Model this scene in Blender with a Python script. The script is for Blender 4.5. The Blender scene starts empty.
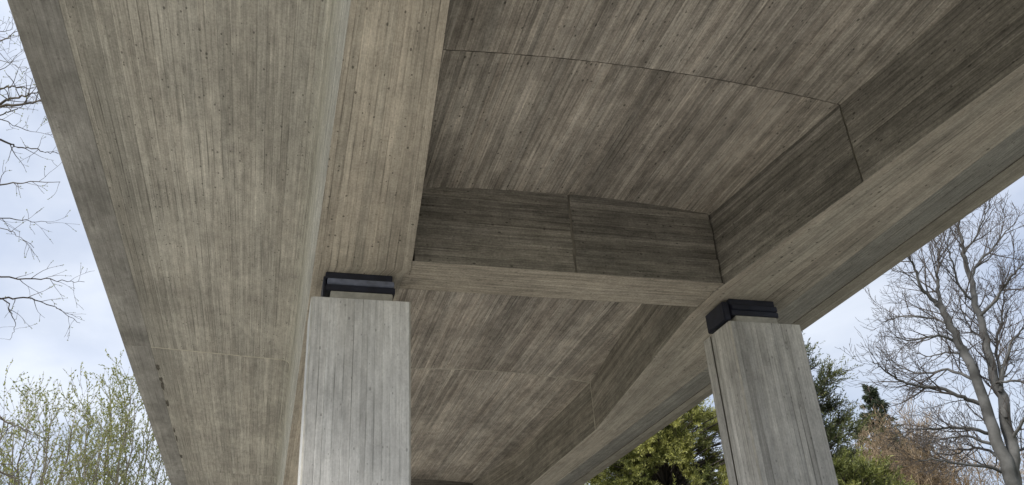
import bpy, math, random
import numpy as np
from mathutils import Vector, Matrix

# ------------------------------------------------------------------ camera
S = bpy.context.scene
C = S.collection
H = 4.5            # height of the girder soffit above the lens, metres
CZ = 1.6           # lens above the ground
FPX = 841.0
R = np.array([[0.96340269, -0.07638475, -0.25694478],
              [-0.26171713, -0.47529104, -0.84000153],
              [-0.05796024, 0.87650659, -0.47788787]])      # camera axes -> bridge axes
cam_d = bpy.data.cameras.new('camera')
cam = bpy.data.objects.new('camera', cam_d)
C.objects.link(cam)
cam_d.sensor_fit = 'HORIZONTAL'; cam_d.sensor_width = 36.0
cam_d.lens = FPX / 1024 * 36
cam_d.clip_start = 0.05; cam_d.clip_end = 5000
M4 = Matrix([list(R[0]) + [0], list(R[1]) + [0], list(R[2]) + [CZ], [0, 0, 0, 1]])
cam.matrix_world = M4
S.camera = cam

# ------------------------------------------------------------------ sky and sun
SUN_EL, SUN_AZ = math.radians(48), math.radians(250)     # azimuth clockwise from +Y
world = bpy.data.worlds.new('World'); S.world = world; world.use_nodes = True
wn = world.node_tree; wn.nodes.clear()
def wnode(t, **k):
    n = wn.nodes.new(t)
    for a, b in k.items(): setattr(n, a, b)
    return n
sky = wnode('ShaderNodeTexSky', sky_type='NISHITA', sun_disc=False)
sky.sun_elevation = SUN_EL; sky.sun_rotation = SUN_AZ
sky.altitude = 300; sky.air_density = 1.0; sky.dust_density = 1.5; sky.ozone_density = 1.0
tc = wnode('ShaderNodeTexCoord')
mp = wnode('ShaderNodeMapping'); mp.inputs['Scale'].default_value = (1, 1, 2.2)
mp.inputs['Location'].default_value = (3.1, 1.7, 0.4)
nz = wnode('ShaderNodeTexNoise'); nz.inputs['Scale'].default_value = 2.3; nz.inputs['Detail'].default_value = 7
nz.inputs['Roughness'].default_value = 0.52; nz.inputs['Distortion'].default_value = 0.25
rp = wnode('ShaderNodeValToRGB')
rp.color_ramp.elements[0].position = 0.34; rp.color_ramp.elements[0].color = (0.62, 0.62, 0.62, 1)
rp.color_ramp.elements[1].position = 0.60; rp.color_ramp.elements[1].color = (0.97, 0.97, 0.97, 1)
nz2 = wnode('ShaderNodeTexNoise'); nz2.inputs['Scale'].default_value = 3.7; nz2.inputs['Detail'].default_value = 6
mp2 = wnode('ShaderNodeMapping'); mp2.inputs['Scale'].default_value = (1, 1, 1.8); mp2.inputs['Location'].default_value = (7.7, 2.9, 5.5)
rp2 = wnode('ShaderNodeValToRGB')
rp2.color_ramp.elements[0].position = 0.36; rp2.color_ramp.elements[0].color = (5.4, 6.2, 7.9, 1)
rp2.color_ramp.elements[1].position = 0.66; rp2.color_ramp.elements[1].color = (8.6, 9.1, 10.0, 1)
mx = wnode('ShaderNodeMix', data_type='RGBA')
bg = wnode('ShaderNodeBackground'); bg.inputs['Strength'].default_value = 0.070
out = wnode('ShaderNodeOutputWorld')
L = wn.links.new
L(tc.outputs['Generated'], mp.inputs['Vector']); L(mp.outputs[0], nz.inputs['Vector']); L(nz.outputs['Fac'], rp.inputs[0])
L(tc.outputs['Generated'], mp2.inputs['Vector']); L(mp2.outputs[0], nz2.inputs['Vector']); L(nz2.outputs['Fac'], rp2.inputs[0])
L(rp.outputs[0], mx.inputs['Factor']); L(sky.outputs[0], mx.inputs['A']); L(rp2.outputs[0], mx.inputs['B'])
L(mx.outputs['Result'], bg.inputs['Color']); L(bg.outputs[0], out.inputs['Surface'])

sd = bpy.data.lights.new('sun', 'SUN'); sun = bpy.data.objects.new('sun', sd); C.objects.link(sun)
sd.energy = 2.9; sd.angle = math.radians(14); sd.color = (1.0, 0.95, 0.88)
sdir = Vector((math.sin(SUN_AZ) * math.cos(SUN_EL), math.cos(SUN_AZ) * math.cos(SUN_EL), math.sin(SUN_EL)))
sun.rotation_euler = sdir.to_track_quat('Z', 'Y').to_euler()
sun.location = sdir * 60

S.view_settings.view_transform = 'Standard'; S.view_settings.look = 'None'
S.view_settings.exposure = 0.75; S.view_settings.gamma = 1.0
S.view_settings.use_curve_mapping = False
S.render.engine = 'CYCLES'
S.cycles.max_bounces = 10; S.cycles.diffuse_bounces = 6

# ------------------------------------------------------------------ helpers
rng = random.Random(11)
def wp(x, y, z):                      # cross-section units (multiples of H, measured from the lens) -> metres
    return Vector((x * H, y * H, CZ + z * H))
def at(px, py, dist):                 # point on the line of sight through a pixel at a horizontal range
    d = R @ np.array([px - 512, -(py - 242.5), -FPX])
    s = dist / math.hypot(d[0], d[1])
    return Vector((d[0] * s, d[1] * s, CZ + d[2] * s))
def tag(o, label=None, cat=None, group=None, kind=None):
    if label: o['label'] = label
    if cat: o['category'] = cat
    if group: o['group'] = group
    if kind: o['kind'] = kind
    return o
def empty(name, loc=(0, 0, 0), parent=None):
    o = bpy.data.objects.new(name, None); C.objects.link(o); o.location = loc
    o.parent = parent
    return o
def link(name, me, mat, parent=None, smooth=False):
    o = bpy.data.objects.new(name, me); C.objects.link(o)
    if mat: me.materials.append(mat)
    if parent:
        o.parent = parent
        if parent.type == 'EMPTY': o.matrix_parent_inverse = Matrix.Translation(-parent.location)
    if smooth: me.polygons.foreach_set('use_smooth', [True] * len(me.polygons))
    return o
def mesh(name, V, F):
    me = bpy.data.meshes.new(name); me.from_pydata([tuple(v) for v in V], [], F); me.update()
    return me
def prism(name, poly, y0, y1, mat, parent):
    """closed polygon in (x, z) metres, extruded along y"""
    n = len(poly)
    V = [(x, y0, z) for x, z in poly] + [(x, y1, z) for x, z in poly]
    F = [tuple(range(n)), tuple(range(2 * n - 1, n - 1, -1))]
    F += [(i, n + i, n + (i + 1) % n, (i + 1) % n) for i in range(n)]
    me = mesh(name, V, F)
    return link(name, me, mat, parent)
def boxmesh(name, a, b, bev=0.0):
    import bmesh
    bm = bmesh.new(); bmesh.ops.create_cube(bm, size=1)
    for v in bm.verts:
        v.co = Vector([a[i] + (v.co[i] + .5) * (b[i] - a[i]) for i in range(3)])
    if bev: bmesh.ops.bevel(bm, geom=list(bm.edges), offset=bev, segments=2, affect='EDGES')
    me = bpy.data.meshes.new(name); bm.to_mesh(me); bm.free(); return me

# ------------------------------------------------------------------ concrete material
def concrete(name, col_a, col_b, contrast=0.5, stain=0.35, grain=1.0, pit=0.5, lo=0.35, warm=0.5):
    m = bpy.data.materials.new(name); m.use_nodes = True
    nt = m.node_tree; N = nt.nodes; lk = nt.links.new
    bs = N['Principled BSDF']; bs.inputs['Roughness'].default_value = 0.88
    bs.inputs['Specular IOR Level'].default_value = 0.25
    uv = N.new('ShaderNodeUVMap'); uv.uv_map = 'UVMap'
    at_ = N.new('ShaderNodeAttribute'); at_.attribute_name = 'bd'
    sp = N.new('ShaderNodeSeparateColor'); lk(at_.outputs['Color'], sp.inputs[0])
    def noise(sx, sy, det, rough=.55, loc=0):
        mpn = N.new('ShaderNodeMapping'); mpn.inputs['Scale'].default_value = (sx, sy, 1)
        mpn.inputs['Location'].default_value = (loc, loc * .7, loc)
        nn = N.new('ShaderNodeTexNoise'); nn.inputs['Scale'].default_value = 1; nn.inputs['Detail'].default_value = det
        nn.inputs['Roughness'].default_value = rough
        lk(uv.outputs[0], mpn.inputs[0]); lk(mpn.outputs[0], nn.inputs['Vector']); return nn.outputs['Fac']
    def mrange(x, a, b, c, d, clamp=True):
        r = N.new('ShaderNodeMapRange'); r.clamp = clamp
        for i, v in enumerate((a, b, c, d)): r.inputs[i + 1].default_value = v
        lk(x, r.inputs[0]); return r.outputs[0]
    def math_(op, a, b):
        n = N.new('ShaderNodeMath'); n.operation = op
        for i, v in enumerate((a, b)):
            if isinstance(v, (int, float)): n.inputs[i].default_value = v
            else: lk(v, n.inputs[i])
        return n.outputs[0]
    streak = noise(27, .36, 6, .66)         # along the boards
    fine = noise(70, 1.0, 3, .65, 3)       # wood grain print
    scr = noise(34, .5, 6, .7, 61)        # dark hairlines of grout loss
    blotch = noise(.9, .55, 5, .6, 7)      # bay-size weathering
    group = noise(1.7, .05, 2, .5, 13)     # runs of darker formwork
    dirt = noise(4.5, .9, 6, .7, 21)
    mott = noise(9, 3.5, 7, .72, 41)
    speck = noise(46, 32, 4, .75, 51)
    # tone of each board
    t = math_('ADD', math_('MULTIPLY', sp.outputs[0], .5), math_('MULTIPLY', group, .5))
    t = math_('ADD', t, math_('MULTIPLY', math_('SUBTRACT', mott, .42), .85))
    bt = mrange(t, .25, .8, 1 - contrast, 1.06)
    st = mrange(streak, .33, .64, 1 - contrast * .75, 1.1)
    fi = mrange(fine, .32, .66, 1 - .36 * grain, 1 + .12 * grain)
    fi = math_('MULTIPLY', fi, mrange(scr, .555, .625, 1, 1 - .36 * grain))
    brd = mrange(noise(3, .8, 3, .6, 71), .35, .6, .6, 1.12)
    fi = math_('MULTIPLY', fi, math_('ADD', 1, math_('MULTIPLY', sp.outputs[2], math_('SUBTRACT', brd, 1))))
    bl = mrange(blotch, .33, .66, 1 - stain, 1.05)
    di = mrange(dirt, .56, .74, 1, 1 - stain * .9)
    tone = math_('MULTIPLY', math_('MULTIPLY', math_('MULTIPLY', bt, st), math_('MULTIPLY', fi, bl)), di)
    tone = math_('MULTIPLY', tone, math_('MULTIPLY', mrange(mott, .3, .7, .86, 1.1), mrange(speck, .32, .68, 1 - .34 * grain, 1 + .22 * grain)))
    tone = math_('MULTIPLY', tone, mrange(noise(42, 9, 4, .6, 81), .60, .70, 1, 1 - .5 * grain))
    # air holes
    mpv = N.new('ShaderNodeMapping'); mpv.inputs['Scale'].default_value = (20, 11, 1); lk(uv.outputs[0], mpv.inputs[0])
    vo = N.new('ShaderNodeTexVoronoi'); vo.inputs['Scale'].default_value = 1; lk(mpv.outputs[0], vo.inputs['Vector'])
    ps = N.new('ShaderNodeSeparateColor'); lk(vo.outputs['Color'], ps.inputs[0])
    pw = N.new('ShaderNodeMath'); pw.operation = 'POWER'; lk(ps.outputs[0], pw.inputs[0]); pw.inputs[1].default_value = 3
    hole = math_('LESS_THAN', vo.outputs['Distance'], math_('MULTIPLY', pw.outputs[0], .24))
    hole = math_('MULTIPLY', hole, pit)
    tone = math_('MULTIPLY', tone, math_('SUBTRACT', 1, hole))
    mixc = N.new('ShaderNodeMix'); mixc.data_type = 'RGBA'
    mixc.inputs['A'].default_value = (*col_a, 1); mixc.inputs['B'].default_value = (*col_b, 1)
    wsum = math_('ADD', math_('MULTIPLY', sp.outputs[1], .35), math_('MULTIPLY', noise(1.2, .3, 3, .5, 31), .85))
    lk(mrange(wsum, .3, .85, 0, 1), mixc.inputs['Factor'])
    eff = mrange(noise(2.6, 1.3, 7, .75, 91), .64, .78, 1, 1.45)      # pale lime bloom
    tone = math_('MULTIPLY', tone, eff)
    mul = N.new('ShaderNodeVectorMath'); mul.operation = 'SCALE'
    lk(mixc.outputs['Result'], mul.inputs[0]); lk(tone, mul.inputs['Scale'])
    lk(mul.outputs[0], bs.inputs['Base Color'])
    bp = N.new('ShaderNodeBump'); bp.inputs['Strength'].default_value = .5; bp.inputs['Distance'].default_value = .004
    hsum = math_('SUBTRACT', math_('ADD', math_('MULTIPLY', fine, .8), streak), math_('MULTIPLY', hole, 1.5))
    lk(hsum, bp.inputs['Height']); lk(bp.outputs[0], bs.inputs['Normal'])
    return m

def simple(name, col, rough=.7, metal=0, noise=0.0, scale=20):
    m = bpy.data.materials.new(name); m.use_nodes = True
    nt = m.node_tree; bs = nt.nodes['Principled BSDF']
    bs.inputs['Base Color'].default_value = (*col, 1); bs.inputs['Roughness'].default_value = rough
    bs.inputs['Metallic'].default_value = metal
    if noise:
        tx = nt.nodes.new('ShaderNodeTexCoord'); n = nt.nodes.new('ShaderNodeTexNoise'); n.inputs['Scale'].default_value = scale
        n.inputs['Detail'].default_value = 5
        r = nt.nodes.new('ShaderNodeMapRange'); r.inputs[1].default_value = .3; r.inputs[2].default_value = .7
        r.inputs[3].default_value = 1 - noise; r.inputs[4].default_value = 1 + noise
        v = nt.nodes.new('ShaderNodeVectorMath'); v.operation = 'SCALE'; v.inputs[0].default_value = col
        nt.links.new(tx.outputs['Object'], n.inputs['Vector']); nt.links.new(n.outputs['Fac'], r.inputs[0])
        nt.links.new(r.outputs[0], v.inputs['Scale']); nt.links.new(v.outputs[0], bs.inputs['Base Color'])
    return m

M_soffit = concrete('soffit_concrete', (.66, .625, .56), (.66, .60, .52), .46, .40, .8, .6)
M_cant = concrete('cantilever_concrete', (.53, .522, .485), (.51, .492, .45), .27, .26, .65, .55)
M_girder = concrete('girder_concrete', (.54, .51, .44), (.51, .465, .395), .24, .20, .6, .6)
M_web = concrete('web_concrete', (.41, .39, .35), (.39, .36, .315), .44, .32, .85, .5)  # kept darker than the girder soffit: shade contrast put into the base colour
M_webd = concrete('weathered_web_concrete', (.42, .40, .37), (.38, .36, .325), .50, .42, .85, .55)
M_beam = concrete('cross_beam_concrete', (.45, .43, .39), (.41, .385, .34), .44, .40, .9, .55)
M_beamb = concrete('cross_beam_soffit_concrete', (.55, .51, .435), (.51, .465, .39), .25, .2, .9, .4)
M_owe = concrete('outer_web_concrete', (.70, .685, .63), (.67, .65, .59), .24, .14, .9, .3)  # raised base puts the side light on the outer webs into the colour
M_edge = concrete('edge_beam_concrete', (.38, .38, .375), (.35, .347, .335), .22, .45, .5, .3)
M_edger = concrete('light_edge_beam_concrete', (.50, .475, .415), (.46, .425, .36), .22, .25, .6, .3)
M_pier = concrete('pale_pier_concrete', (.72, .73, .725), (.70, .70, .685), .20, .12, .34, .35)
M_pierd = concrete('stained_pier_concrete', (.72, .715, .69), (.64, .63, .595), .30, .24, .42, .35)
M_core = simple('core_concrete', (.22, .205, .175), .95, 0, .25, 3)
M_fin = simple('joint_mortar', (.48, .46, .40), .9, 0, .2, 15)
M_black = simple('bearing_black_paint', (.013, .016, .032), .55, 0, .3, 8)
M_navy_lit = simple('bearing_lit_steel', (.16, .18, .25), .5, .0, .3, 10)  # paler blue-grey paints in the light caught by the middle plate
M_plinth = simple('mortar_plinth', (.46, .45, .41), .9, 0, .2, 12)

# ------------------------------------------------------------------ board-marked skin
def boards(name, mat, parent, P, Nf, u0, u1, v0, v1, bw=(.085, .13), seg=(3.5, 8), vbreaks=(), seed=0, relief=.0025, edges=None, ubreaks=(), jag=0.0, bias=None):
    """one cast panel; each formwork board leaves its own slightly raised strip with arrised edges"""
    r = random.Random(seed)
    us = [u0]
    while us[-1] < u1 - bw[1] * .7: us.append(us[-1] + r.uniform(*bw))
    us[-1] = u1
    if edges: us = edges
    if ubreaks: us = sorted(us + list(ubreaks))
    V, F, UV, CO = [], [], [], []
    uoff, voff = r.uniform(0, 50), r.uniform(0, 50)
    e = .006
    for a, b in zip(us[:-1], us[1:]):
        if b - a < .012: 
            pass
        v = v0 - r.uniform(0, seg[1])
        cuts = []
        while v < v1:
            v += r.uniform(*seg); cuts.append(v)
        cuts = [c for c in cuts if v0 + .15 < c < v1 - .15]
        ends = [v0] + cuts + [v1]
        base_r = r.random()
        for s0, s1 in zip(ends[:-1], ends[1:]):
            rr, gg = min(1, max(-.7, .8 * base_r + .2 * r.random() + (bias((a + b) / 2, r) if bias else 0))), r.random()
            if jag and s0 == v0: s0 = s0 + r.uniform(0, jag)
            if jag and s1 == v1: s1 = s1 - r.uniform(0, jag)
            h = r.uniform(-.4, 1) * relief
            brk = [s0] + [x for x in vbreaks if s0 + .02 < x < s1 - .02] + [s1]
            for k, (q0, q1) in enumerate(zip(brk[:-1], brk[1:])):
                ei = min(e, (b - a) * .2)
                f0 = ei if k == 0 else 0; f1 = ei if k == len(brk) - 2 else 0
                pts = [(a, q0, -.0015), (b, q0, -.0015), (b, q1, -.0015), (a, q1, -.0015),
                       (a + ei, q0 + f0, h), (b - ei, q0 + f0, h), (b - ei, q1 - f1, h), (a + ei, q1 - f1, h)]
                n0 = len(V)
                for (uu, vv, hh) in pts:
                    V.append(P(uu, vv) + Nf(uu, vv) * hh); 
                quads = [(4, 5, 6, 7), (0, 1, 5, 4), (1, 2, 6, 5), (2, 3, 7, 6), (3, 0, 4, 7)]
                um, vm = (a + b) / 2, (q0 + q1) / 2
                flip = (P(b, q0) - P(a, q0)).cross(P(a, q1) - P(a, q0)).dot(Nf(um, vm)) < 0
                for qi, q in enumerate(quads):
                    q = tuple(reversed(q)) if flip else q
                    F.append(tuple(n0 + i for i in q))
                    for i in q:
                        UV += [pts[i][0] + uoff, pts[i][1] + voff]; CO += [rr, gg, 1.0 if qi in (2, 4) else 0.0, 1]
    me = mesh(name, V, F)
    l = me.uv_layers.new(name='UVMap'); l.data.foreach_set('uv', UV)
    c = me.color_attributes.new('bd', 'FLOAT_COLOR', 'CORNER'); c.data.foreach_set('color', CO)
    return link(name, me, mat, parent)

# ------------------------------------------------------------------ ground
def ground_material():
    m = bpy.data.materials.new('ground_grass_and_gravel'); m.use_nodes = True
    nt = m.node_tree; N = nt.nodes; lk = nt.links.new; bs = N['Principled BSDF']; bs.inputs['Roughness'].default_value = .95
    t = N.new('ShaderNodeTexCoord'); n = N.new('ShaderNodeTexNoise'); n.inputs['Scale'].default_value = .35; n.inputs['Detail'].default_value = 8
    n2 = N.new('ShaderNodeTexNoise'); n2.inputs['Scale'].default_value = 14; n2.inputs['Detail'].default_value = 6
    lk(t.outputs['Object'], n.inputs[0]); lk(t.outputs['Object'], n2.inputs[0])
    r = N.new('ShaderNodeValToRGB'); e = r.color_ramp.elements
    e[0].position = .38; e[0].color = (.17, .19, .075, 1); e[1].position = .6; e[1].color = (.36, .33, .25, 1)
    lk(n.outputs['Fac'], r.inputs[0])
    mr = N.new('ShaderNodeMapRange'); mr.inputs[1].default_value = .3; mr.inputs[2].default_value = .7; mr.inputs[3].default_value = .75; mr.inputs[4].default_value = 1.25
    lk(n2.outputs['Fac'], mr.inputs[0])
    v = N.new('ShaderNodeVectorMath'); v.operation = 'SCALE'; lk(r.outputs[0], v.inputs[0]); lk(mr.outputs[0], v.inputs['Scale']); lk(v.outputs[0], bs.inputs['Base Color'])
    return m
gm = mesh('ground', [(-1500, -1500, 0), (1500, -1500, 0), (1500, 1500, 0), (-1500, 1500, 0)], [(0, 1, 2, 3)])
tag(link('ground', gm, ground_material()), kind='structure')
M_gravel = simple('pale_gravel', (.46, .43, .38), .95, 0, .25, 9)
pm = mesh('gravel_bounce_sheet', [(-9, -60, .004), (14.5, -60, .004), (14.5, 70, .004), (-9, 70, .004)], [(0, 1, 2, 3)])  # unseen gravel sheet, widened and kept pale to bounce light onto the soffits
tag(link('gravel_bounce_sheet', pm, M_gravel), kind='structure')

# ------------------------------------------------------------------ bridge
YA, YZ = -5.0, 8.4            # ends, in H
J1, J2 = 1.348, 3.324         # pour joints seen across the deck
CB0, CB1 = 1.90, 2.065        # pier cross beam
FB = 5.27                     # next cross beam
XL, XR = 0.068, 1.473         # outer soffit corners of the girders
bridge = empty('concrete_bridge', (3.4, 9.0, 0))
tag(bridge, 'board-marked concrete bridge deck on two deep girders, seen from below', 'bridge')

def wL(y):      # soffit width of the left girder (thickens at the piers)
    d = min(abs(y - 1.98) - .03, abs(y - FB - .08) + .3)
    if 1.98 < y < 2.12: return .233
    return max(.14, .248 - .096 * max(0, d))
def wR(y):
    d = min(abs(y - 2.03) - .1, abs(y - FB - .08) + .35)
    return max(.135, .276 - .138 * max(0, d) / 1.19)
TAPER = [v * H for v in (.7, .75, .83, 1.93, 1.949, 1.981, 2.015, 2.05, 2.12, 2.13, 3.132, 3.32, 4.0, 4.2, 4.35, 4.5, 4.6, 5.25, 5.35)]
def zdeck(x):   # arched soffit between the girders
    return 1.222 + .030 * (1 - ((x - .77) / .5) ** 2)
DN, UP = Vector((0, 0, -1)), Vector((0, 0, 1))

# deck slab core
i = .012
poly = [(-.562, 1.298), (-.487, 1.298 + .004), (.025, 1.276), (.062, 1.265), (.062, 1.24), (.10, 1.24)]
poly += [(x, zdeck(x) + .006) for x in np.linspace(.2, 1.34, 24)]
poly += [(1.44, 1.24), (1.479, 1.24), (1.479, 1.265), (1.516, 1.276), (2.028, 1.302), (2.103, 1.298), (2.103, 1.36), (-.562, 1.36)]
deck = prism('deck_slab', [(x * H, CZ + z * H) for x, z in poly], YA * H, YZ * H, M_core, bridge)

bays = [(YA, -1.3), (-1.3, J1), (J1, J2), (J2, FB), (FB, YZ)]
g = .0025
sd_ = 100
for k, (a, b) in enumerate(bays):
    v0, v1 = a * H + (g if k else 0), b * H - g
    sd_ += 10
    # arched slab between the girders
    boards('soffit_panel', M_soffit, deck,
           lambda u, v: Vector((u, v, CZ + zdeck(u / H) * H)), lambda u, v: DN,
           .20 * H, 1.345 * H, v0, v1, bw=(.05, .095), seed=sd_ + 1, relief=.004, jag=.004)
    # cantilevers with rounded root
    for side in (0, 1):
        prof = [(-.484, 1.2945), (.015, 1.2635)]
        c0, rad = (.015, 1.2635), .036
        arc = []
        for q in range(1, 6):
            t = q / 5 * math.pi / 2
            arc.append((.017 + .033 * math.sin(t), 1.2635 - .036 * (1 - math.cos(t))))
        prof = prof + arc
        cum = [0]
        for p, q in zip(prof[:-1], prof[1:]): cum.append(cum[-1] + math.hypot(q[0] - p[0], q[1] - p[1]) * H)
        def prof_at(u, prof=prof, cum=cum):
            for n in range(len(cum) - 1):
                if u <= cum[n + 1] + 1e-9 or n == len(cum) - 2:
                    f = (u - cum[n]) / (cum[n + 1] - cum[n])
                    return (prof[n][0] + f * (prof[n + 1][0] - prof[n][0]), prof[n][1] + f * (prof[n + 1][1] - prof[n][1]), n)
        def Pc(u, v, side=side):
            x, z, n = prof_at(u)
            if side: x = 1.541 - x
            return wp(x, 0, z) + Vector((0, v, 0))
        def Nc(u, v, side=side):
            x, z, n = prof_at(u)
            dx, dz = prof[n + 1][0] - prof[n][0], prof[n + 1][1] - prof[n][1]
            nv = Vector((dz, 0, -dx)).normalized()
            if side: nv.x = -nv.x
            return nv
        edges = [0]; r = random.Random(sd_ + 7 + side)
        while edges[-1] < cum[1] - .14: edges.append(edges[-1] + r.uniform(.06, .10))
        edges[-1] = cum[1]; edges += cum[2:]
        if k == 2: continue
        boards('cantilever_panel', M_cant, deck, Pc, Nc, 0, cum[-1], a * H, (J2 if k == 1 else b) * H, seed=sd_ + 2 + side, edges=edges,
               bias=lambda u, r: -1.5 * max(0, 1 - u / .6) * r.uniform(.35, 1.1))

# pour-joint ribs (thin raised mortar lines)
def rib(pts, parent, w=.014, d=.010):
    V, F = [], []
    for p in pts:
        V += [p + Vector((0, -w, .004)), p + Vector((0, 0, -d)), p + Vector((0, w, .004))]
    for n in range(len(pts) - 1):
        o = n * 3
        F += [(o, o + 1, o + 4, o + 3), (o + 1, o + 2, o + 5, o + 4)]
    return link('joint_rib', mesh('joint_rib', V, F), M_fin, parent)
arcp = [(.017 + .033 * math.sin(t), 1.2635 - .036 * (1 - math.cos(t))) for t in np.linspace(0, math.pi / 2, 6)]
rib([wp(x, J2, z) for x, z in [(-.484, 1.2945), (.015, 1.2635)] + arcp], deck, .02)
rib([wp(1.541 - x, J2, z) for x, z in [(-.484, 1.2945), (.015, 1.2635)] + arcp], deck)
rib([wp(x, J2, zdeck(x)) for x in np.linspace(.2, 1.345, 24)], deck, .018, .012)

# dark drip marks beside the left edge beam
M_drip = simple('drip_stain', (.07, .065, .055), .95, 0, .4, 12)
rd = random.Random(77)
for k, yy in enumerate((3.55, 3.70, 3.78, 4.02, 4.45, 4.6, 4.95)):
    n_ = 15; V = []
    sx, sy = rd.uniform(.02, .04), rd.uniform(.12, .30)
    if yy < 3: sx, sy = sx * 1.3, sy * 1.6
    x0_ = -.478 + (.03 if yy < 3 else 0)
    for q in range(n_):
        t = 2 * math.pi * q / n_; f = rd.uniform(.6, 1.15)
        xx_ = x0_ * H + sx * f * math.cos(t)
        V.append((xx_, yy * H + sy * f * math.sin(t), CZ + (1.2945 - .031 * (xx_ / H + .484) / .499) * H - .0035))
    V += [(v[0], v[1], v[2] + .012) for v in V]
    F_ = [tuple(range(n_))] + [(q, (q + 1) % n_, n_ + (q + 1) % n_, n_ + q) for q in range(n_)]
    link('drip_mark', mesh('drip_mark', V, F_), M_drip, deck)
for sgx in (0, 1):      # the same joint on the inner webs
    for zz in (0,):
        xi = (XL + wL(J2)) if sgx == 0 else (XR - wR(J2)); dx = .008 * (1 if sgx == 0 else -1)
        V = []
        for z in (1.0, 1.24):
            p = wp(xi, J2, z); V += [p + Vector((-dx, -.016, 0)), p + Vector((dx, 0, 0)), p + Vector((-dx, .016, 0))]
        link('joint_rib', mesh('joint_rib', V, [(0, 1, 4, 3), (1, 2, 5, 4)]), M_fin, deck)
# edge beams
for side in (0, 1):
    sgn = 1 - 2 * side
    fx = (lambda x: x) if side == 0 else (lambda x: 1.541 - x)
    e0, e1 = (-.4848, -.582) if side == 0 else (-.493, -.578)
    me_ = M_edge if side == 0 else M_edger
    a, b = sorted((fx(e0), fx(e1)))
    a2, b2 = sorted((fx(e0 - .0025), fx(e1 + .0025)))
    z0 = 1.2965
    eb = prism('edge_beam', [(a2 * H, CZ + (z0 + .0015) * H), (b2 * H, CZ + (z0 + .0015) * H), (b2 * H, CZ + 1.405 * H), (a2 * H, CZ + 1.405 * H)], YA * H, YZ * H, M_core, bridge)
    for k, (y0, y1) in enumerate(bays):
        boards('edge_panel', me_, eb, lambda u, v: Vector((u, v, CZ + z0 * H)), lambda u, v: DN, a * H, b * H, y0 * H, y1 * H,
               bw=(.16, .2), seed=300 + k + 20 * side, relief=.001)
        for xx, nn in ((fx(e1), -sgn), (fx(e0), sgn)):
            boards('edge_panel', me_, eb, lambda u, v, xx=xx: Vector((xx * H, v, u)), lambda u, v, nn=nn: Vector((nn, 0, 0)),
                   CZ + z0 * H, CZ + (1.40 if nn == -sgn else 1.30) * H, y0 * H, y1 * H, bw=(.16, .2), seed=340 + k + 20 * side, relief=.001,
                   edges=None if nn == -sgn else [CZ + z0 * H, CZ + 1.30 * H])

# girders
for side in (0, 1):
    ys = sorted(set([YA] + [t / H for t in TAPER] + [J1, J2, FB, YZ] + list(np.linspace(YA, YZ, 14))))
    def outer(y): return XL if side == 0 else XR
    def inner(y): return XL + wL(y) if side == 0 else XR - wR(y)
    s = 1 if side == 0 else -1
    V, F = [], []
    ins = .004
    for y in ys:
        xo, xi = outer(y) + s * ins, inner(y) - s * ins
        for x, z in ((xo, 1.0 + ins), (xi, 1.0 + ins), (xi, 1.25), (xo - s * .008, 1.25)): V.append(wp(x, y, z))
    for n in range(len(ys) - 1):
        o = 4 * n
        for q in range(4): F.append((o + q, o + (q + 1) % 4, o + 4 + (q + 1) % 4, o + 4 + q))
    F += [(0, 1, 2, 3), tuple(4 * (len(ys) - 1) + q for q in (3, 2, 1, 0))]
    gd = link('girder', mesh('girder', V, F), M_core, bridge)
    for k, (a, b) in enumerate(bays):
        v0, v1 = a * H + (.005 if k else 0), b * H - .005
        seed = 500 + 40 * side + 5 * k
        # soffit: u runs 0..1 scaled by the mean width
        W = .2 * H
        def Pb(u, v):
            y = v / H; f = u / W
            return Vector(((outer(y) + (inner(y) - outer(y)) * f) * H, v, CZ + H))
        if k != 2: boards('girder_soffit_panel', M_girder, gd, Pb, lambda u, v: DN, 0, W, a * H, (J2 if k == 1 else b) * H, bw=(.055, .09), vbreaks=TAPER, seed=seed)
        zi0, zi1 = CZ + H, CZ + 1.245 * H
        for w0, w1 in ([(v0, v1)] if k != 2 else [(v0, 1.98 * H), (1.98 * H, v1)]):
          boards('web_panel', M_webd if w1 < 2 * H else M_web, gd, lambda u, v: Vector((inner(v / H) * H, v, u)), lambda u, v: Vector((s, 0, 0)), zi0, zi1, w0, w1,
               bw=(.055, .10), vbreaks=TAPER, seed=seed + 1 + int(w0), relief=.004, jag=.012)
        def Po(u, v):
            f = (u - zi0) / (.2275 * H)
            return Vector(((outer(v / H) - s * .018 * f) * H, v, u))
        if k != 2: boards('outer_web_panel', M_owe, gd, Po, lambda u, v: Vector((-s, 0, 0)), zi0, zi0 + .2275 * H, a * H, (J2 if k == 1 else b) * H, bw=(.06, .1), seed=seed + 2)

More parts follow.
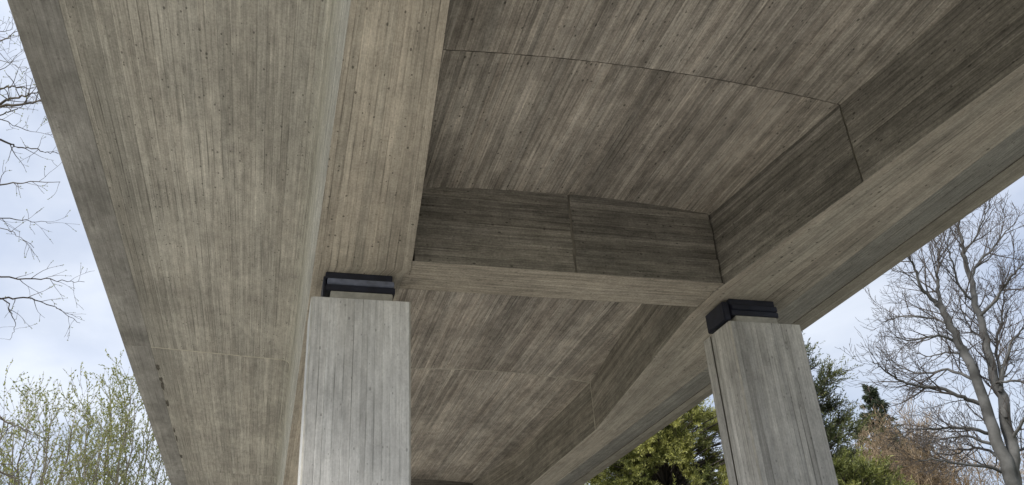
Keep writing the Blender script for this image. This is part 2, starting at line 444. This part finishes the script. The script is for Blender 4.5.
# cross beams
for cb, (y0, y1) in enumerate(((CB0, CB1), (FB, FB + .165))):
    xl, xr = XL + wL(y0) - .01, XR - wR(y0) + .01
    zb = 1.003
    beam = prism('cross_beam', [((xl + .02) * H, CZ + (zb + .004) * H), ((xr - .02) * H, CZ + (zb + .004) * H), ((xr - .02) * H, CZ + 1.27 * H), ((xl + .02) * H, CZ + 1.27 * H)],
                 (y0 + .004) * H, (y1 - .004) * H, M_core, bridge)
    xm = .757
    for k, (a, b) in enumerate(((xl + .014, xm), (xm, xr - .014))):
        for yy, nn in ((y0, -1), (y1, 1)):
            boards('beam_panel', M_beam, beam, lambda u, v, yy=yy: Vector((v, yy * H, u)), lambda u, v, nn=nn: Vector((0, nn, 0)),
                   CZ + zb * H, CZ + 1.262 * H, a * H + .008 * k, b * H - .008 * (1 - k), bw=(.09, .14), seg=(1.6, 3.2), seed=700 + 10 * cb + k, relief=.005, jag=.02)
    boards('beam_soffit_panel', M_beamb, beam, lambda u, v: Vector((v, u, CZ + zb * H)), lambda u, v: DN, y0 * H, y1 * H, xl * H, xr * H,
           bw=(.06, .1), seg=(1.6, 3.4), seed=720 + cb)

# ------------------------------------------------------------------ piers and bearings
PY0, PY1, PT = 1.95 * H, 2.114 * H, CZ + .911 * H
def pier(x0, x1, label, groove, seed, M_pier):
    root = tag(empty('concrete_pier', ((x0 + x1) / 2, (PY0 + PY1) / 2, 0)), label, 'pier', 'bridge piers')
    c = .018
    i2 = .02
    me = boxmesh('shaft', (x0 + i2, PY0 + i2, -.5), (x1 - i2, PY1 - i2, PT - .004))
    link('shaft', me, M_core, root)
    kw = dict(seg=(1.2, 4.0), relief=.0022)
    boards('face_panel', M_pier, root, lambda u, v: Vector((u, PY0, v)), lambda u, v: Vector((0, -1, 0)), x0 + c, x1 - c, -.3, PT, bw=(.06, .11), seed=seed,
           bias=(lambda u, r: -.9 if x0 + .06 < u < x0 + .17 else 0) if groove else None, **kw)
    boards('face_panel', M_pier, root, lambda u, v: Vector((u, PY1, v)), lambda u, v: Vector((0, 1, 0)), x0 + c, x1 - c, -.3, PT, bw=(.06, .11), seed=seed + 1, **kw)
    gy = [PY0 + c, PY0 + .09, PY0 + .22, PY0 + .34, PY1 - .22, PY1 - .19, PY1 - .1, PY1 - c] if groove else None
    for xx, nn in ((x0, -1), (x1, 1)):
        if groove and nn == -1:
            for a, b in ((PY0 + c, PY1 - .235), (PY1 - .205, PY1 - c)):
                boards('face_panel', M_pier, root, lambda u, v, xx=xx: Vector((xx, u, v)), lambda u, v, nn=nn: Vector((nn, 0, 0)), a, b, -.3, PT, bw=(.09, .14), seed=seed + 2, **kw)
        else:
            boards('face_panel', M_pier, root, lambda u, v, xx=xx: Vector((xx, u, v)), lambda u, v, nn=nn: Vector((nn, 0, 0)), PY0 + c, PY1 - c, -.3, PT, bw=(.07, .12), seed=seed + 3 + nn, **kw)
    # chamfered arrises
    for (xa, ya, xb, yb) in ((x0, PY0 + c, x0 + c, PY0), (x1 - c, PY0, x1, PY0 + c), (x1, PY1 - c, x1 - c, PY1), (x0 + c, PY1, x0, PY1 - c)):
        V = [(xa, ya, -.3), (xb, yb, -.3), (xb, yb, PT), (xa, ya, PT)]
        link('chamfer', mesh('chamfer', V, [(0, 1, 2, 3)]), M_plinth, root)
    V = [(x0 + c, PY0, PT), (x1 - c, PY0, PT), (x1, PY0 + c, PT), (x1, PY1 - c, PT), (x1 - c, PY1, PT), (x0 + c, PY1, PT), (x0, PY1 - c, PT), (x0, PY0 + c, PT)]
    link('top', mesh('top', V, [tuple(range(8))]), M_plinth, root)
    return root
pl = pier(.067 * H, .316 * H, 'pale clean board-marked concrete pier under the girder with the wide overhang', False, 900, M_pier)
pr = pier(1.224 * H, 1.457 * H, 'stained grey concrete pier with a dark vertical groove, standing in front of yew foliage', True, 950, M_pierd)

def bearing(xa, xb, ya, label, guide, mpot):
    """black pot bearing on its mortar plinth: bottom plate, pot, top plate, side guide"""
    yb = PY1 - .03
    z0, z3 = PT + .001, CZ + H - .004
    root = tag(empty('bridge_bearing', ((xa + xb) / 2, (ya + yb) / 2, z0)), label, 'bearing', 'bearings on the piers')
    zp = z0 + .165
    link('plinth', boxmesh('plinth', (xa + .055, ya + .02, z0), (xb - .012, yb - .03, zp), .008), M_plinth, root)
    hh = z3 - zp
    link('bottom_plate', boxmesh('bottom_plate', (xa + .0, ya + .01, zp + .001), (xb + .015, yb, zp + hh * .32), .006), M_black, root)
    link('pot', boxmesh('pot', (xa + .012, ya - .012, zp + hh * .32 + .001), (xb, yb - .02, zp + hh * .64), .008), mpot, root)
    link('top_plate', boxmesh('top_plate', (xa - .01, ya + .004, zp + hh * .64 + .001), (xb - .02, yb - .01, z3), .006), M_black, root)
    link('side_guide', boxmesh('side_guide', (xa - guide, ya + .04, z0 + .10), (xa - .002, yb - .02, z3 - hh * .12), .012), M_black, root)
    return root
bearing(.103 * H, .277 * H, 1.983 * H, 'black steel bearing with a blue-grey middle band tinted as if lit, on the pale pier', .03, M_navy_lit)
bearing(1.262 * H, 1.413 * H, 1.985 * H, 'plain black steel bearing with a thick side guide on the grooved pier', .10, M_black)

# ------------------------------------------------------------------ trees
def bark(name, a, b):
    m = bpy.data.materials.new(name); m.use_nodes = True
    nt = m.node_tree; N = nt.nodes; lk = nt.links.new; bs = N['Principled BSDF']; bs.inputs['Roughness'].default_value = .9
    t = N.new('ShaderNodeTexCoord'); n = N.new('ShaderNodeTexNoise'); n.inputs['Scale'].default_value = 2.5; n.inputs['Detail'].default_value = 8
    lk(t.outputs['Object'], n.inputs[0]); r = N.new('ShaderNodeValToRGB')
    r.color_ramp.elements[0].position = .35; r.color_ramp.elements[0].color = (*a, 1)
    r.color_ramp.elements[1].position = .65; r.color_ramp.elements[1].color = (*b, 1)
    lk(n.outputs['Fac'], r.inputs[0]); lk(r.outputs[0], bs.inputs['Base Color'])
    return m
def leafmat(name, cols, trans=.3):
    m = bpy.data.materials.new(name); m.use_nodes = True
    nt = m.node_tree; N = nt.nodes; lk = nt.links.new; bs = N['Principled BSDF']; bs.inputs['Roughness'].default_value = .6
    a = N.new('ShaderNodeAttribute'); a.attribute_name = 'lf'
    r = N.new('ShaderNodeValToRGB'); el = r.color_ramp.elements
    for k, c in enumerate(cols):
        p = k / (len(cols) - 1)
        e = el[k] if k < 2 and len(cols) == 2 else (el[0] if k == 0 else (el[-1] if k == len(cols) - 1 else el.new(p)))
        e.position = p; e.color = (*c, 1)
    lk(a.outputs['Fac'], r.inputs[0]); lk(r.outputs[0], bs.inputs['Base Color'])
    tr = N.new('ShaderNodeBsdfTranslucent'); lk(r.outputs[0], tr.inputs['Color'])
    ms = N.new('ShaderNodeMixShader'); ms.inputs[0].default_value = trans
    lk(bs.outputs[0], ms.inputs[1]); lk(tr.outputs[0], ms.inputs[2]); lk(ms.outputs[0], N['Material Output'].inputs['Surface'])
    return m
M_beech = bark('beech_bark', (.055, .055, .052), (.135, .134, .13))
M_twig = bark('twig_bark', (.06, .05, .045), (.105, .09, .083))
M_dark = bark('dark_bark', (.05, .042, .034), (.10, .085, .07))
M_shrub = bark('shrub_bark', (.16, .14, .11), (.30, .27, .21))
M_brown = bark('brown_twig', (.20, .145, .09), (.32, .245, .16))
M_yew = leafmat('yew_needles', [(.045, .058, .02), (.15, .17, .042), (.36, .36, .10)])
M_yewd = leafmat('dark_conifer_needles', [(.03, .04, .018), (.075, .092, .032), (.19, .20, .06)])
M_spruce = leafmat('spruce_needles', [(.03, .045, .025), (.06, .08, .045), (.12, .135, .08)])
M_bud = leafmat('young_leaves', [(.15, .18, .04), (.28, .31, .075), (.46, .45, .2)], .45)

def tubes(name, lines, mat, parent, cap=6):
    """lines: list of (points, radii)"""
    V, F = [], []
    for pts, rad in lines:
        n = 3 if max(rad) < .012 else (4 if max(rad) < .03 else (6 if max(rad) < .1 else 10))
        ref = Vector((.31, .87, .4))
        o = len(V)
        for k, p in enumerate(pts):
            d = (pts[min(k + 1, len(pts) - 1)] - pts[max(k - 1, 0)])
            if d.length < 1e-6: d = Vector((0, 0, 1))
            d.normalize()
            a = d.cross(ref)
            if a.length < .05: a = d.cross(Vector((1, 0, 0)))
            a.normalize(); b = d.cross(a)
            for q in range(n):
                t = 2 * math.pi * q / n
                V.append(p + (a * math.cos(t) + b * math.sin(t)) * rad[k])
        for k in range(len(pts) - 1):
            for q in range(n):
                q2 = (q + 1) % n
                F.append((o + k * n + q, o + k * n + q2, o + (k + 1) * n + q2, o + (k + 1) * n + q))
        F.append(tuple(o + (len(pts) - 1) * n + q for q in range(n)))
    return link(name, mesh(name, V, F), mat, parent, True)
def rvec(r): 
    while True:
        v = Vector((r.uniform(-1, 1), r.uniform(-1, 1), r.uniform(-1, 1)))
        if .05 < v.length < 1: return v.normalized()
def wander(r, p, d, L, n, wob, up):
    pts = [p.copy()]; d = d.normalized()
    for k in range(n):
        d = (d + rvec(r) * wob + Vector((0, 0, up))).normalized()
        pts.append(pts[-1] + d * (L / n))
    return pts
def resample(pts, m):
    """Catmull-Rom through traced points"""
    P = [pts[0] * 2 - pts[1]] + list(pts) + [pts[-1] * 2 - pts[-2]]
    o = []
    for k in range(1, len(P) - 2):
        for q in range(m):
            t = q / m
            a, b, c, d = P[k - 1], P[k], P[k + 1], P[k + 2]
            o.append(.5 * ((2 * b) + (c - a) * t + (2 * a - 5 * b + 4 * c - d) * t * t + (3 * b - a - 3 * c + d) * t ** 3))
    o.append(pts[-1]); return o
def sprout(r, line, out, level, maxlevel, dens, Lf, wob, up, f0=.15, ang=(.5, 1.0), rmin=.004, tipfrac=.35):
    """grow side branches on a polyline"""
    pts, rad = line
    tot = sum((b - a).length for a, b in zip(pts[:-1], pts[1:]))
    n = max(1, int(tot * dens[level] + r.random()))
    for q in range(n):
        f = f0 + (1 - f0) * (q + r.random()) / n
        x = min(f * (len(pts) - 1), len(pts) - 1.001); k = int(x); t = x - k
        p = pts[k].lerp(pts[k + 1], t); ra = rad[k] * (1 - t) + rad[k + 1] * t
        d = (pts[k + 1] - pts[k]).normalized()
        side = d.cross(rvec(r)).normalized()
        a = r.uniform(*ang)
        nd = d * math.cos(a) + side * math.sin(a)
        L_ = Lf[level] * r.uniform(.5, 1.2) * (1.15 - .6 * f)
        r0 = max(rmin, min(ra * .62, L_ * .012 + rmin))
        m = 5 if level == 0 else 4
        pp = wander(r, p, nd, L_, m, wob, up)
        rr = [max(rmin * .7, r0 * (1 - .8 * k2 / m)) for k2 in range(m + 1)]
        ln = (pp, rr); out[min(level, len(out) - 1)].append(ln)
        if level + 1 < maxlevel: sprout(r, ln, out, level + 1, maxlevel, dens, Lf, wob, up, .2, ang, rmin)
def leafmesh(name, quads, mat, parent):
    """quads: list of (centre, axis, side, value)"""
    n = len(quads)
    V = np.empty((n * 4, 3), np.float32); A = np.empty(n * 4, np.float32)
    for k, (c, a, s, v) in enumerate(quads):
        V[4 * k] = c - a; V[4 * k + 1] = c + s - a * .1; V[4 * k + 2] = c + a; V[4 * k + 3] = c - s - a * .1
        A[4 * k:4 * k + 4] = v
    me = bpy.data.meshes.new(name)
    me.vertices.add(n * 4); me.vertices.foreach_set('co', V.ravel())
    me.loops.add(n * 4); me.loops.foreach_set('vertex_index', np.arange(n * 4, dtype=np.int32))
    me.polygons.add(n); me.polygons.foreach_set('loop_start', np.arange(0, n * 4, 4, dtype=np.int32))
    me.update(calc_edges=True)
    at2 = me.attributes.new('lf', 'FLOAT', 'POINT'); at2.data.foreach_set('value', A)
    return link(name, me, mat, parent)

# --- bare beech on the right
def beech():
    r = random.Random(5); D = 29.0
    base = at(1016, 485, D); base.z = 0
    t = tag(empty('beech_tree', base), 'tall leafless grey-barked tree with forking trunks beyond the grooved pier', 'tree')
    def tr(pts, dd, r0, r1, m=4):
        n = len(pts)
        P = [at(x, y, D + dd[0] + (dd[1] - dd[0]) * k / (n - 1)) for k, (x, y) in enumerate(pts)]
        P = resample(P, m)
        for k in range(1, len(P) - 1): P[k] = P[k] + rvec(r) * min(.05, r0 * .35)
        q = len(P) - 1
        return (P, [.58 * (r0 + (r1 - r0) * (k / q) ** .95) for k in range(q + 1)])
    trunks = []
    g0 = tr([(1014, 482), (1013, 478)], (0, 0), .55, .5, 2)
    trunks.append(([base + Vector((0, 0, -.3)), base + Vector((0, 0, 2)), at(1016, 520, D), at(1015, 495, D)], [.6, .45, .36, .3]))
    trunks.append(tr([(1015, 500), (1012, 478), (996, 439), (982, 400), (969, 361), (958, 340), (945, 314), (936, 302)], (0, -.6), .36, .16))
    trunks.append(tr([(1016, 500), (1015, 478), (1010, 439), (1002, 397), (993, 373), (985, 340), (976, 305), (970, 278), (964, 254), (961, 236), (958, 214), (962, 196)], (0, .8), .36, .03))
    limbs = []
    L_ = lambda pts, dd, r0, r1=.02: limbs.append(tr(pts, dd, r0, r1))
    L_([(936, 302), (921, 287), (915, 269), (909, 257), (903, 246)], (-.6, -1.8), .12)
    L_([(942, 310), (938, 290), (937, 275), (939, 254), (934, 239), (938, 222)], (-.5, .6), .13)
    L_([(979, 317), (996, 299), (1010, 278), (1020, 269), (1032, 252)], (.4, -1.2), .10)
    L_([(970, 278), (981, 260), (993, 248), (1006, 232), (1016, 222)], (.5, 1.8), .09)
    L_([(1006, 418), (998, 366), (996, 343), (1002, 316), (1003, 300), (1010, 280)], (0, 2.4), .12)
    L_([(1000, 392), (1008, 352), (1022, 330), (1040, 318)], (0, 1.2), .10)
    L_([(996, 383), (1015, 381), (1030, 384), (1048, 380)], (0, -1.5), .08)
    L_([(960, 344), (943, 336), (924, 338), (906, 340), (893, 337)], (-.2, -1.6), .09)
    L_([(952, 328), (939, 320), (918, 316), (897, 318), (882, 322)], (-.2, 1.0), .08)
    L_([(984, 405), (963, 397), (939, 388), (918, 385), (897, 379), (882, 367), (872, 362)], (-.1, -2.0), .12)
    L_([(975, 380), (948, 370), (927, 373), (906, 370), (890, 360)], (-.1, 1.2), .09)
    L_([(994, 434), (963, 428), (939, 428), (921, 430), (903, 427)], (0, -2.2), .10)
    L_([(999, 447), (966, 436), (945, 439), (922, 446)], (0, 1.6), .09)
    L_([(1009, 473), (981, 466), (954, 464), (936, 459), (915, 462)], (0, -1.4), .09)
    L_([(1005, 463), (990, 451), (969, 449), (951, 455), (935, 452)], (0, 2.2), .09)
    L_([(976, 305), (960, 286), (952, 262), (948, 244), (950, 226)], (.5, -1.0), .08)
    L_([(964, 254), (976, 236), (984, 219), (990, 204)], (.6, -.4), .06)
    L_([(985, 340), (972, 330), (962, 312), (958, 290)], (.3, 1.6), .08)
    L_([(966, 355), (950, 352), (930, 356), (912, 352)], (-.2, 2.0), .07)
    L_([(1010, 440), (1020, 425), (1034, 405), (1045, 395)], (.2, -1.0), .11)
    L_([(1012, 455), (1026, 448), (1044, 440)], (.1, 1.4), .09)
    sub = [[], [], []]
    for ln in limbs: sprout(r, ln, sub, 0, 3, (5.0, 5.2, 4.0), (1.5, .8, .42), .17, .05, .1, (.35, .95), .0075)
    for ln in trunks[1:]: sprout(r, ln, sub, 0, 3, (1.8, 5.0, 4.0), (1.7, .85, .42), .17, .05, .25, (.4, 1.0), .0075)
    tubes('trunk', trunks, M_beech, t)
    for ln in limbs: tubes('limb', [ln], M_beech, t)
    tubes('crown', sub[0] + sub[1] + sub[2], M_twig, t)
beech()

# --- bare tree on the left whose branches reach into view
def left_tree():
    r = random.Random(8); D = 12.5
    base = at(-150, 485, D); base.z = 0
    t = tag(empty('bare_tree', base), 'leafless tree reaching thin budding branches past the overhanging deck edge', 'tree')
    tx = -150
    trunk = ([base + Vector((0, 0, -.3)), base + Vector((0, 0, 3)), at(tx, 330, D), at(tx + 10, 150, D), at(tx + 6, 0, D), at(tx + 14, -120, D)], [.22, .19, .15, .12, .08, .03])
    tubes('trunk', [trunk], M_dark, t)
    B = [([(-146, 180), (-80, 140), (0, 104), (12, 98), (29, 95), (46, 88)], .032),
         ([(-146, 200), (-90, 140), (-10, 109), (21, 103.5), (40, 101), (60, 96)], .034),
         ([(-40, 132), (0, 115), (12, 111), (23, 105), (33, 95)], .016),
         ([(-146, 140), (-60, 100), (0, 88), (12, 87), (27, 88), (42, 84)], .02),
         ([(-146, 90), (-60, 56), (0, 40), (13, 34), (24, 26)], .02),
         ([(-144, 60), (-60, 36), (0, 32), (12, 28)], .014),
         ([(-146, 190), (-60, 130), (0, 140), (15, 146), (32, 148), (45, 152), (58, 153)], .022),
         ([(-146, 160), (-60, 110), (0, 120), (25, 130), (52, 135)], .014),
         ([(-148, 230), (-70, 190), (0, 184), (25, 182), (59, 182)], .018),
         ([(-148, 250), (-70, 216), (0, 218), (32, 221), (52, 223)], .013),
         ([(-148, 300), (-70, 268), (0, 277), (40, 279), (62, 281), (84, 282)], .017),
         ([(-148, 330), (-70, 292), (0, 298), (27, 298.5), (48, 304), (64, 312), (80, 324)], .018),
         ([(-70, 292), (0, 299), (11, 314), (15, 325), (11, 340)], .012),
         ([(-70, 222), (0, 229), (16, 235), (34, 247)], .010),
         ([(-148, 420), (-70, 392), (0, 418), (15, 426), (30, 431)], .022),
         ([(-148, 470), (-60, 452), (0, 472), (24, 484)], .026),
         ([(-60, 100), (0, 70), (14, 58), (24, 50)], .010),
         ([(-60, 60), (0, 60), (16, 66), (30, 68)], .009)]
    sub = [[], []]
    for k, (pp, r0) in enumerate(B):
        dz = r.uniform(-2.2, 2.2)
        n = len(pp)
        P = resample([at(x, y, D + dz * q / (n - 1)) for q, (x, y) in enumerate(pp)], 5)
        for q in range(1, len(P)): P[q] = P[q] + rvec(r) * .018
        ln = (P, [max(.0035, r0 * (1 - .82 * q / (len(P) - 1))) for q in range(len(P))])
        tubes('branch', [ln], M_dark, t)
        sprout(r, ln, sub, 0, 2, (2.6, 3.6), (.62, .22), .2, .0, .4, (.5, 1.1), .0032)
    tubes('crown', sub[0] + sub[1], M_twig, t)
    q = []
    for ln in sub[1] + sub[0]:
        for k in range(2):
            p = ln[0][-1 - k]
            a = rvec(r) * r.uniform(.008, .018); s = a.cross(rvec(r)).normalized() * r.uniform(.005, .009)
            q.append((p, a, s, r.uniform(.0, .5)))
    tag(leafmesh('buds', q, M_bud, t), kind='stuff')
left_tree()

# --- leafing shrub, bottom left
def shrub(cx, D, top, halfw, nst, seed, label, leafn):
    r = random.Random(seed)
    base = at(cx, 485, D); base.z = 0
    t = tag(empty('leafing_tree', base), label, 'tree', 'trees coming into leaf')
    stems, sub = [], [[], [], []]
    right = Vector((R[0][0], R[1][0], 0)).normalized(); fwd = Vector((-right.y, right.x, 0))
    for k in range(nst):
        f = (k + r.random()) / nst * 2 - 1
        ty = top + abs(f) ** 2 * 40 + r.uniform(-8, 30)
        tipp = at(cx + f * halfw, ty, D + r.uniform(-2, 2))
        b = base + right * f * 1.0 + fwd * r.uniform(-.8, .8)
        mid = b.lerp(tipp, .5) + right * (-f * halfw * .004) + Vector((0, 0, .5))
        P = resample([b, mid, tipp], 6)
        for q in range(2, len(P)): P[q] = P[q] + rvec(r) * .1
        stems.append((P, [.09 * (1 - .92 * q / (len(P) - 1)) + .007 for q in range(len(P))]))
    for s in stems: sprout(r, s, sub, 0, 3, (1.7, 2.5, 2.6), (2.4, 1.2, .55), .16, .08, .35, (.3, .9), .0065)
    for s in stems: tubes('stem', [s], M_shrub, t)
    tubes('branches', sub[0] + sub[1] + sub[2], M_shrub, t)
    q = []
    for ln in sub[0] + sub[1] + sub[2]:
        for k in range(leafn):
            if r.random() < .25: continue
            x = r.random() * (len(ln[0]) - 1.01); i0 = int(x)
            p = ln[0][i0].lerp(ln[0][i0 + 1], x - i0) + rvec(r) * .02
            a = (rvec(r) + Vector((0, 0, .4))).normalized() * r.uniform(.03, .065)
            s = a.cross(rvec(r)).normalized() * r.uniform(.014, .03)
            q.append((p, a, s, min(1, max(0, r.gauss(.5, .25)))))
    leafmesh('crown', q, M_bud, t)
shrub(38, 34, 402, 70, 11, 21, 'pale twiggy tree just coming into leaf below the budding branches', 7)
shrub(128, 41, 388, 50, 12, 22, 'yellow-green leafing tree right beside the overhanging deck edge', 12)

# --- conifers
def spray(r, q, p, d, L_, w, val, needle=.05, n=14, droop=.25):
    """one feathery twig: needles set in two ranks along a drooping line"""
    pts = wander(r, p, d, L_, 4, .12, -droop * .25)
    for k in range(n):
        f = (k + r.random()) / n; x = f * 3.99; i0 = int(x)
        c = pts[i0].lerp(pts[i0 + 1], x - i0); ax = (pts[i0 + 1] - pts[i0]).normalized()
        sd2 = ax.cross(rvec(r)).normalized()
        a = (ax * .8 + sd2 * r.choice((-1, 1)) * .75).normalized() * needle * (1.15 - .5 * f) * r.uniform(.7, 1.3)
        s = a.cross(rvec(r)).normalized() * w * r.uniform(.7, 1.3)
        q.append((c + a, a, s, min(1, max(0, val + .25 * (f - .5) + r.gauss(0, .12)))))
    return pts
def yew(name, cx, cy, D, rx, rz, n, seed, mat, label, cat='tree', group=None, bias=0.5, up=.15, Ls=(.5, 1.1), hollow=.25, needw=.015):
    r = random.Random(seed)
    cen = at(cx, cy, D)
    base = Vector((cen.x, cen.y, 0))
    t = tag(empty(name, base), label, cat, group)
    trunk = ([base + Vector((0, 0, -.3)), base + Vector((.1, 0, cen.z * .5)), cen, cen + Vector((0, 0, rz * .8))], [.35, .28, .18, .04])
    tubes('trunk', [trunk], M_dark, t)
    q, lines = [], []
    nc = max(12, n // 15)
    for c in range(nc):
        v = rvec(r); f = r.uniform(hollow, 1) ** .5
        lump = 1 + .2 * math.sin(v.x * 5 + seed) * math.cos(v.z * 6 + v.y * 4)
        pc = cen + Vector((v.x * rx, v.y * rx, v.z * rz)) * f * lump
        if pc.z < .6: continue
        cd = Vector((v.x, v.y, v.z * .3 + up)).normalized()
        cv = bias * (.25 + .75 * f ** 2) + r.gauss(0, .14) + .1 * v.z  # needle tone carries crown shade: darker inside, brighter at the outside and top
        a = Vector((cen.x, cen.y, max(.8, pc.z - 1.0)))
        lines.append((resample([a, a.lerp(pc, .55) + Vector((0, 0, .2)), pc], 3), [.05 - .04 * z / 6 for z in range(7)]))
        for k in range(n // nc):
            p = pc + rvec(r) * r.uniform(.05, .55) * Ls[0]
            d = (cd + rvec(r) * .6).normalized()
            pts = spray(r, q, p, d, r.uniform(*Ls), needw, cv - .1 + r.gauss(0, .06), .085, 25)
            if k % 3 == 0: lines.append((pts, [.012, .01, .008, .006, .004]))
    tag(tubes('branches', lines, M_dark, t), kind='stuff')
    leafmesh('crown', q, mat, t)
yew('yew_tree', 672, 520, 33, 3.9, 5.0, 12500, 31, M_yew, 'dense yellow-green yew between the two piers under the deck edge', bias=.95, up=.1, Ls=(.35, .85))
yew('yew_tree', 814, 470, 28, 1.35, 4.3, 2600, 32, M_yewd, 'dark loose conifer with upswept feathery sprays directly behind the grooved pier', bias=.7, up=.7, Ls=(.4, 1.1), hollow=.1)
yew('yew_tree', 858, 522, 25, 1.5, 1.35, 1800, 33, M_yew, 'low bushy yew at the foot of the brown leafless bush', bias=.55, up=.45, Ls=(.35, .8))

def spruce(cx, ty, by, D, w, seed, label, mat, n=34, lay=1.0):
    r = random.Random(seed)
    top = at(cx, ty, D); base = Vector((top.x, top.y, 0))
    t = tag(empty('spruce_tree', base), label, 'tree')
    tubes('trunk', [([base + Vector((0, 0, -.3)), base + Vector((0, 0, top.z * .6)), top], [.35, .22, .02])], M_dark, t)
    q, lines = [], []
    for k in range(n):
        f = (k + .3) / n
        z = top.z - f * (top.z * .9)
        L0 = w * f ** 1.15
        m = 7
        for b in range(m):
            a = r.uniform(0, 2 * math.pi); L1 = L0 * r.uniform(.65, 1.15) + .06
            p0 = Vector((base.x, base.y, z + r.uniform(-.15, .15)))
            d = Vector((math.cos(a), math.sin(a), .18))
            pts = wander(r, p0, d, L1, 6, .06, -.05 * lay)
            lines.append((pts, [.035 - .005 * i0 for i0 in range(7)]))
            for s in range(int(4 + L1 * 5)):
                x = r.random() ** .7 * 5.99; i0 = int(x)
                p = pts[i0].lerp(pts[i0 + 1], x - i0)
                dd = (pts[i0 + 1] - pts[i0]).normalized() + Vector((r.uniform(-.8, .8), r.uniform(-.8, .8), r.uniform(-.5, .15)))
                spray(r, q, p, dd, min(.6, .12 + L1 * .35) * r.uniform(.6, 1.1), .028, .42 + r.gauss(0, .15), .12, 14, .3)
    tag(tubes('branches', lines, M_dark, t), kind='stuff')
    leafmesh('crown', q, mat, t)
spruce(868, 386, 485, 46, 7.5, 41, 'distant narrow spruce with a pointed top behind the brown leafless bush', M_spruce, 46)
spruce(1075, 225, 485, 36, 3.9, 42, 'dark layered conifer standing just behind the tall leafless tree', M_yewd, 26, .3)

# --- brown leafless bush
def brush(cx, cy, D, hw, hh, seed, label):
    r = random.Random(seed)
    cen = at(cx, cy, D); base = Vector((cen.x, cen.y, 0))
    t = tag(empty('leafless_bush', base), label, 'bush', 'brown leafless bushes')
    stems, sub = [], [[], [], []]
    for k in range(26):
        v = rvec(r); v.z = abs(v.z)
        tip = cen + Vector((v.x * hw, v.y * hw, v.z * hh))
        b = base + Vector((r.uniform(-.6, .6), r.uniform(-.6, .6), 0))
        P = resample([b, b.lerp(tip, .55) + Vector((v.x * -.3, v.y * -.3, .4)), tip], 5)
        stems.append((P, [.07 * (1 - .9 * q / (len(P) - 1)) + .006 for q in range(len(P))]))
    for s in stems: sprout(r, s, sub, 0, 3, (3.0, 4.5, 4.0), (1.6, .9, .45), .2, .05, .4, (.4, 1.0), .0075)
    for s in stems: tubes('stem', [s], M_brown, t)
    tubes('crown', sub[0] + sub[1] + sub[2], M_brown, t)
brush(905, 470, 36, 2.0, 1.9, 51, 'brown leafless bush between the spruce and the tall leafless tree')
brush(975, 492, 37, 2.4, 1.5, 52, 'low brown leafless bush behind the forked grey trunk')
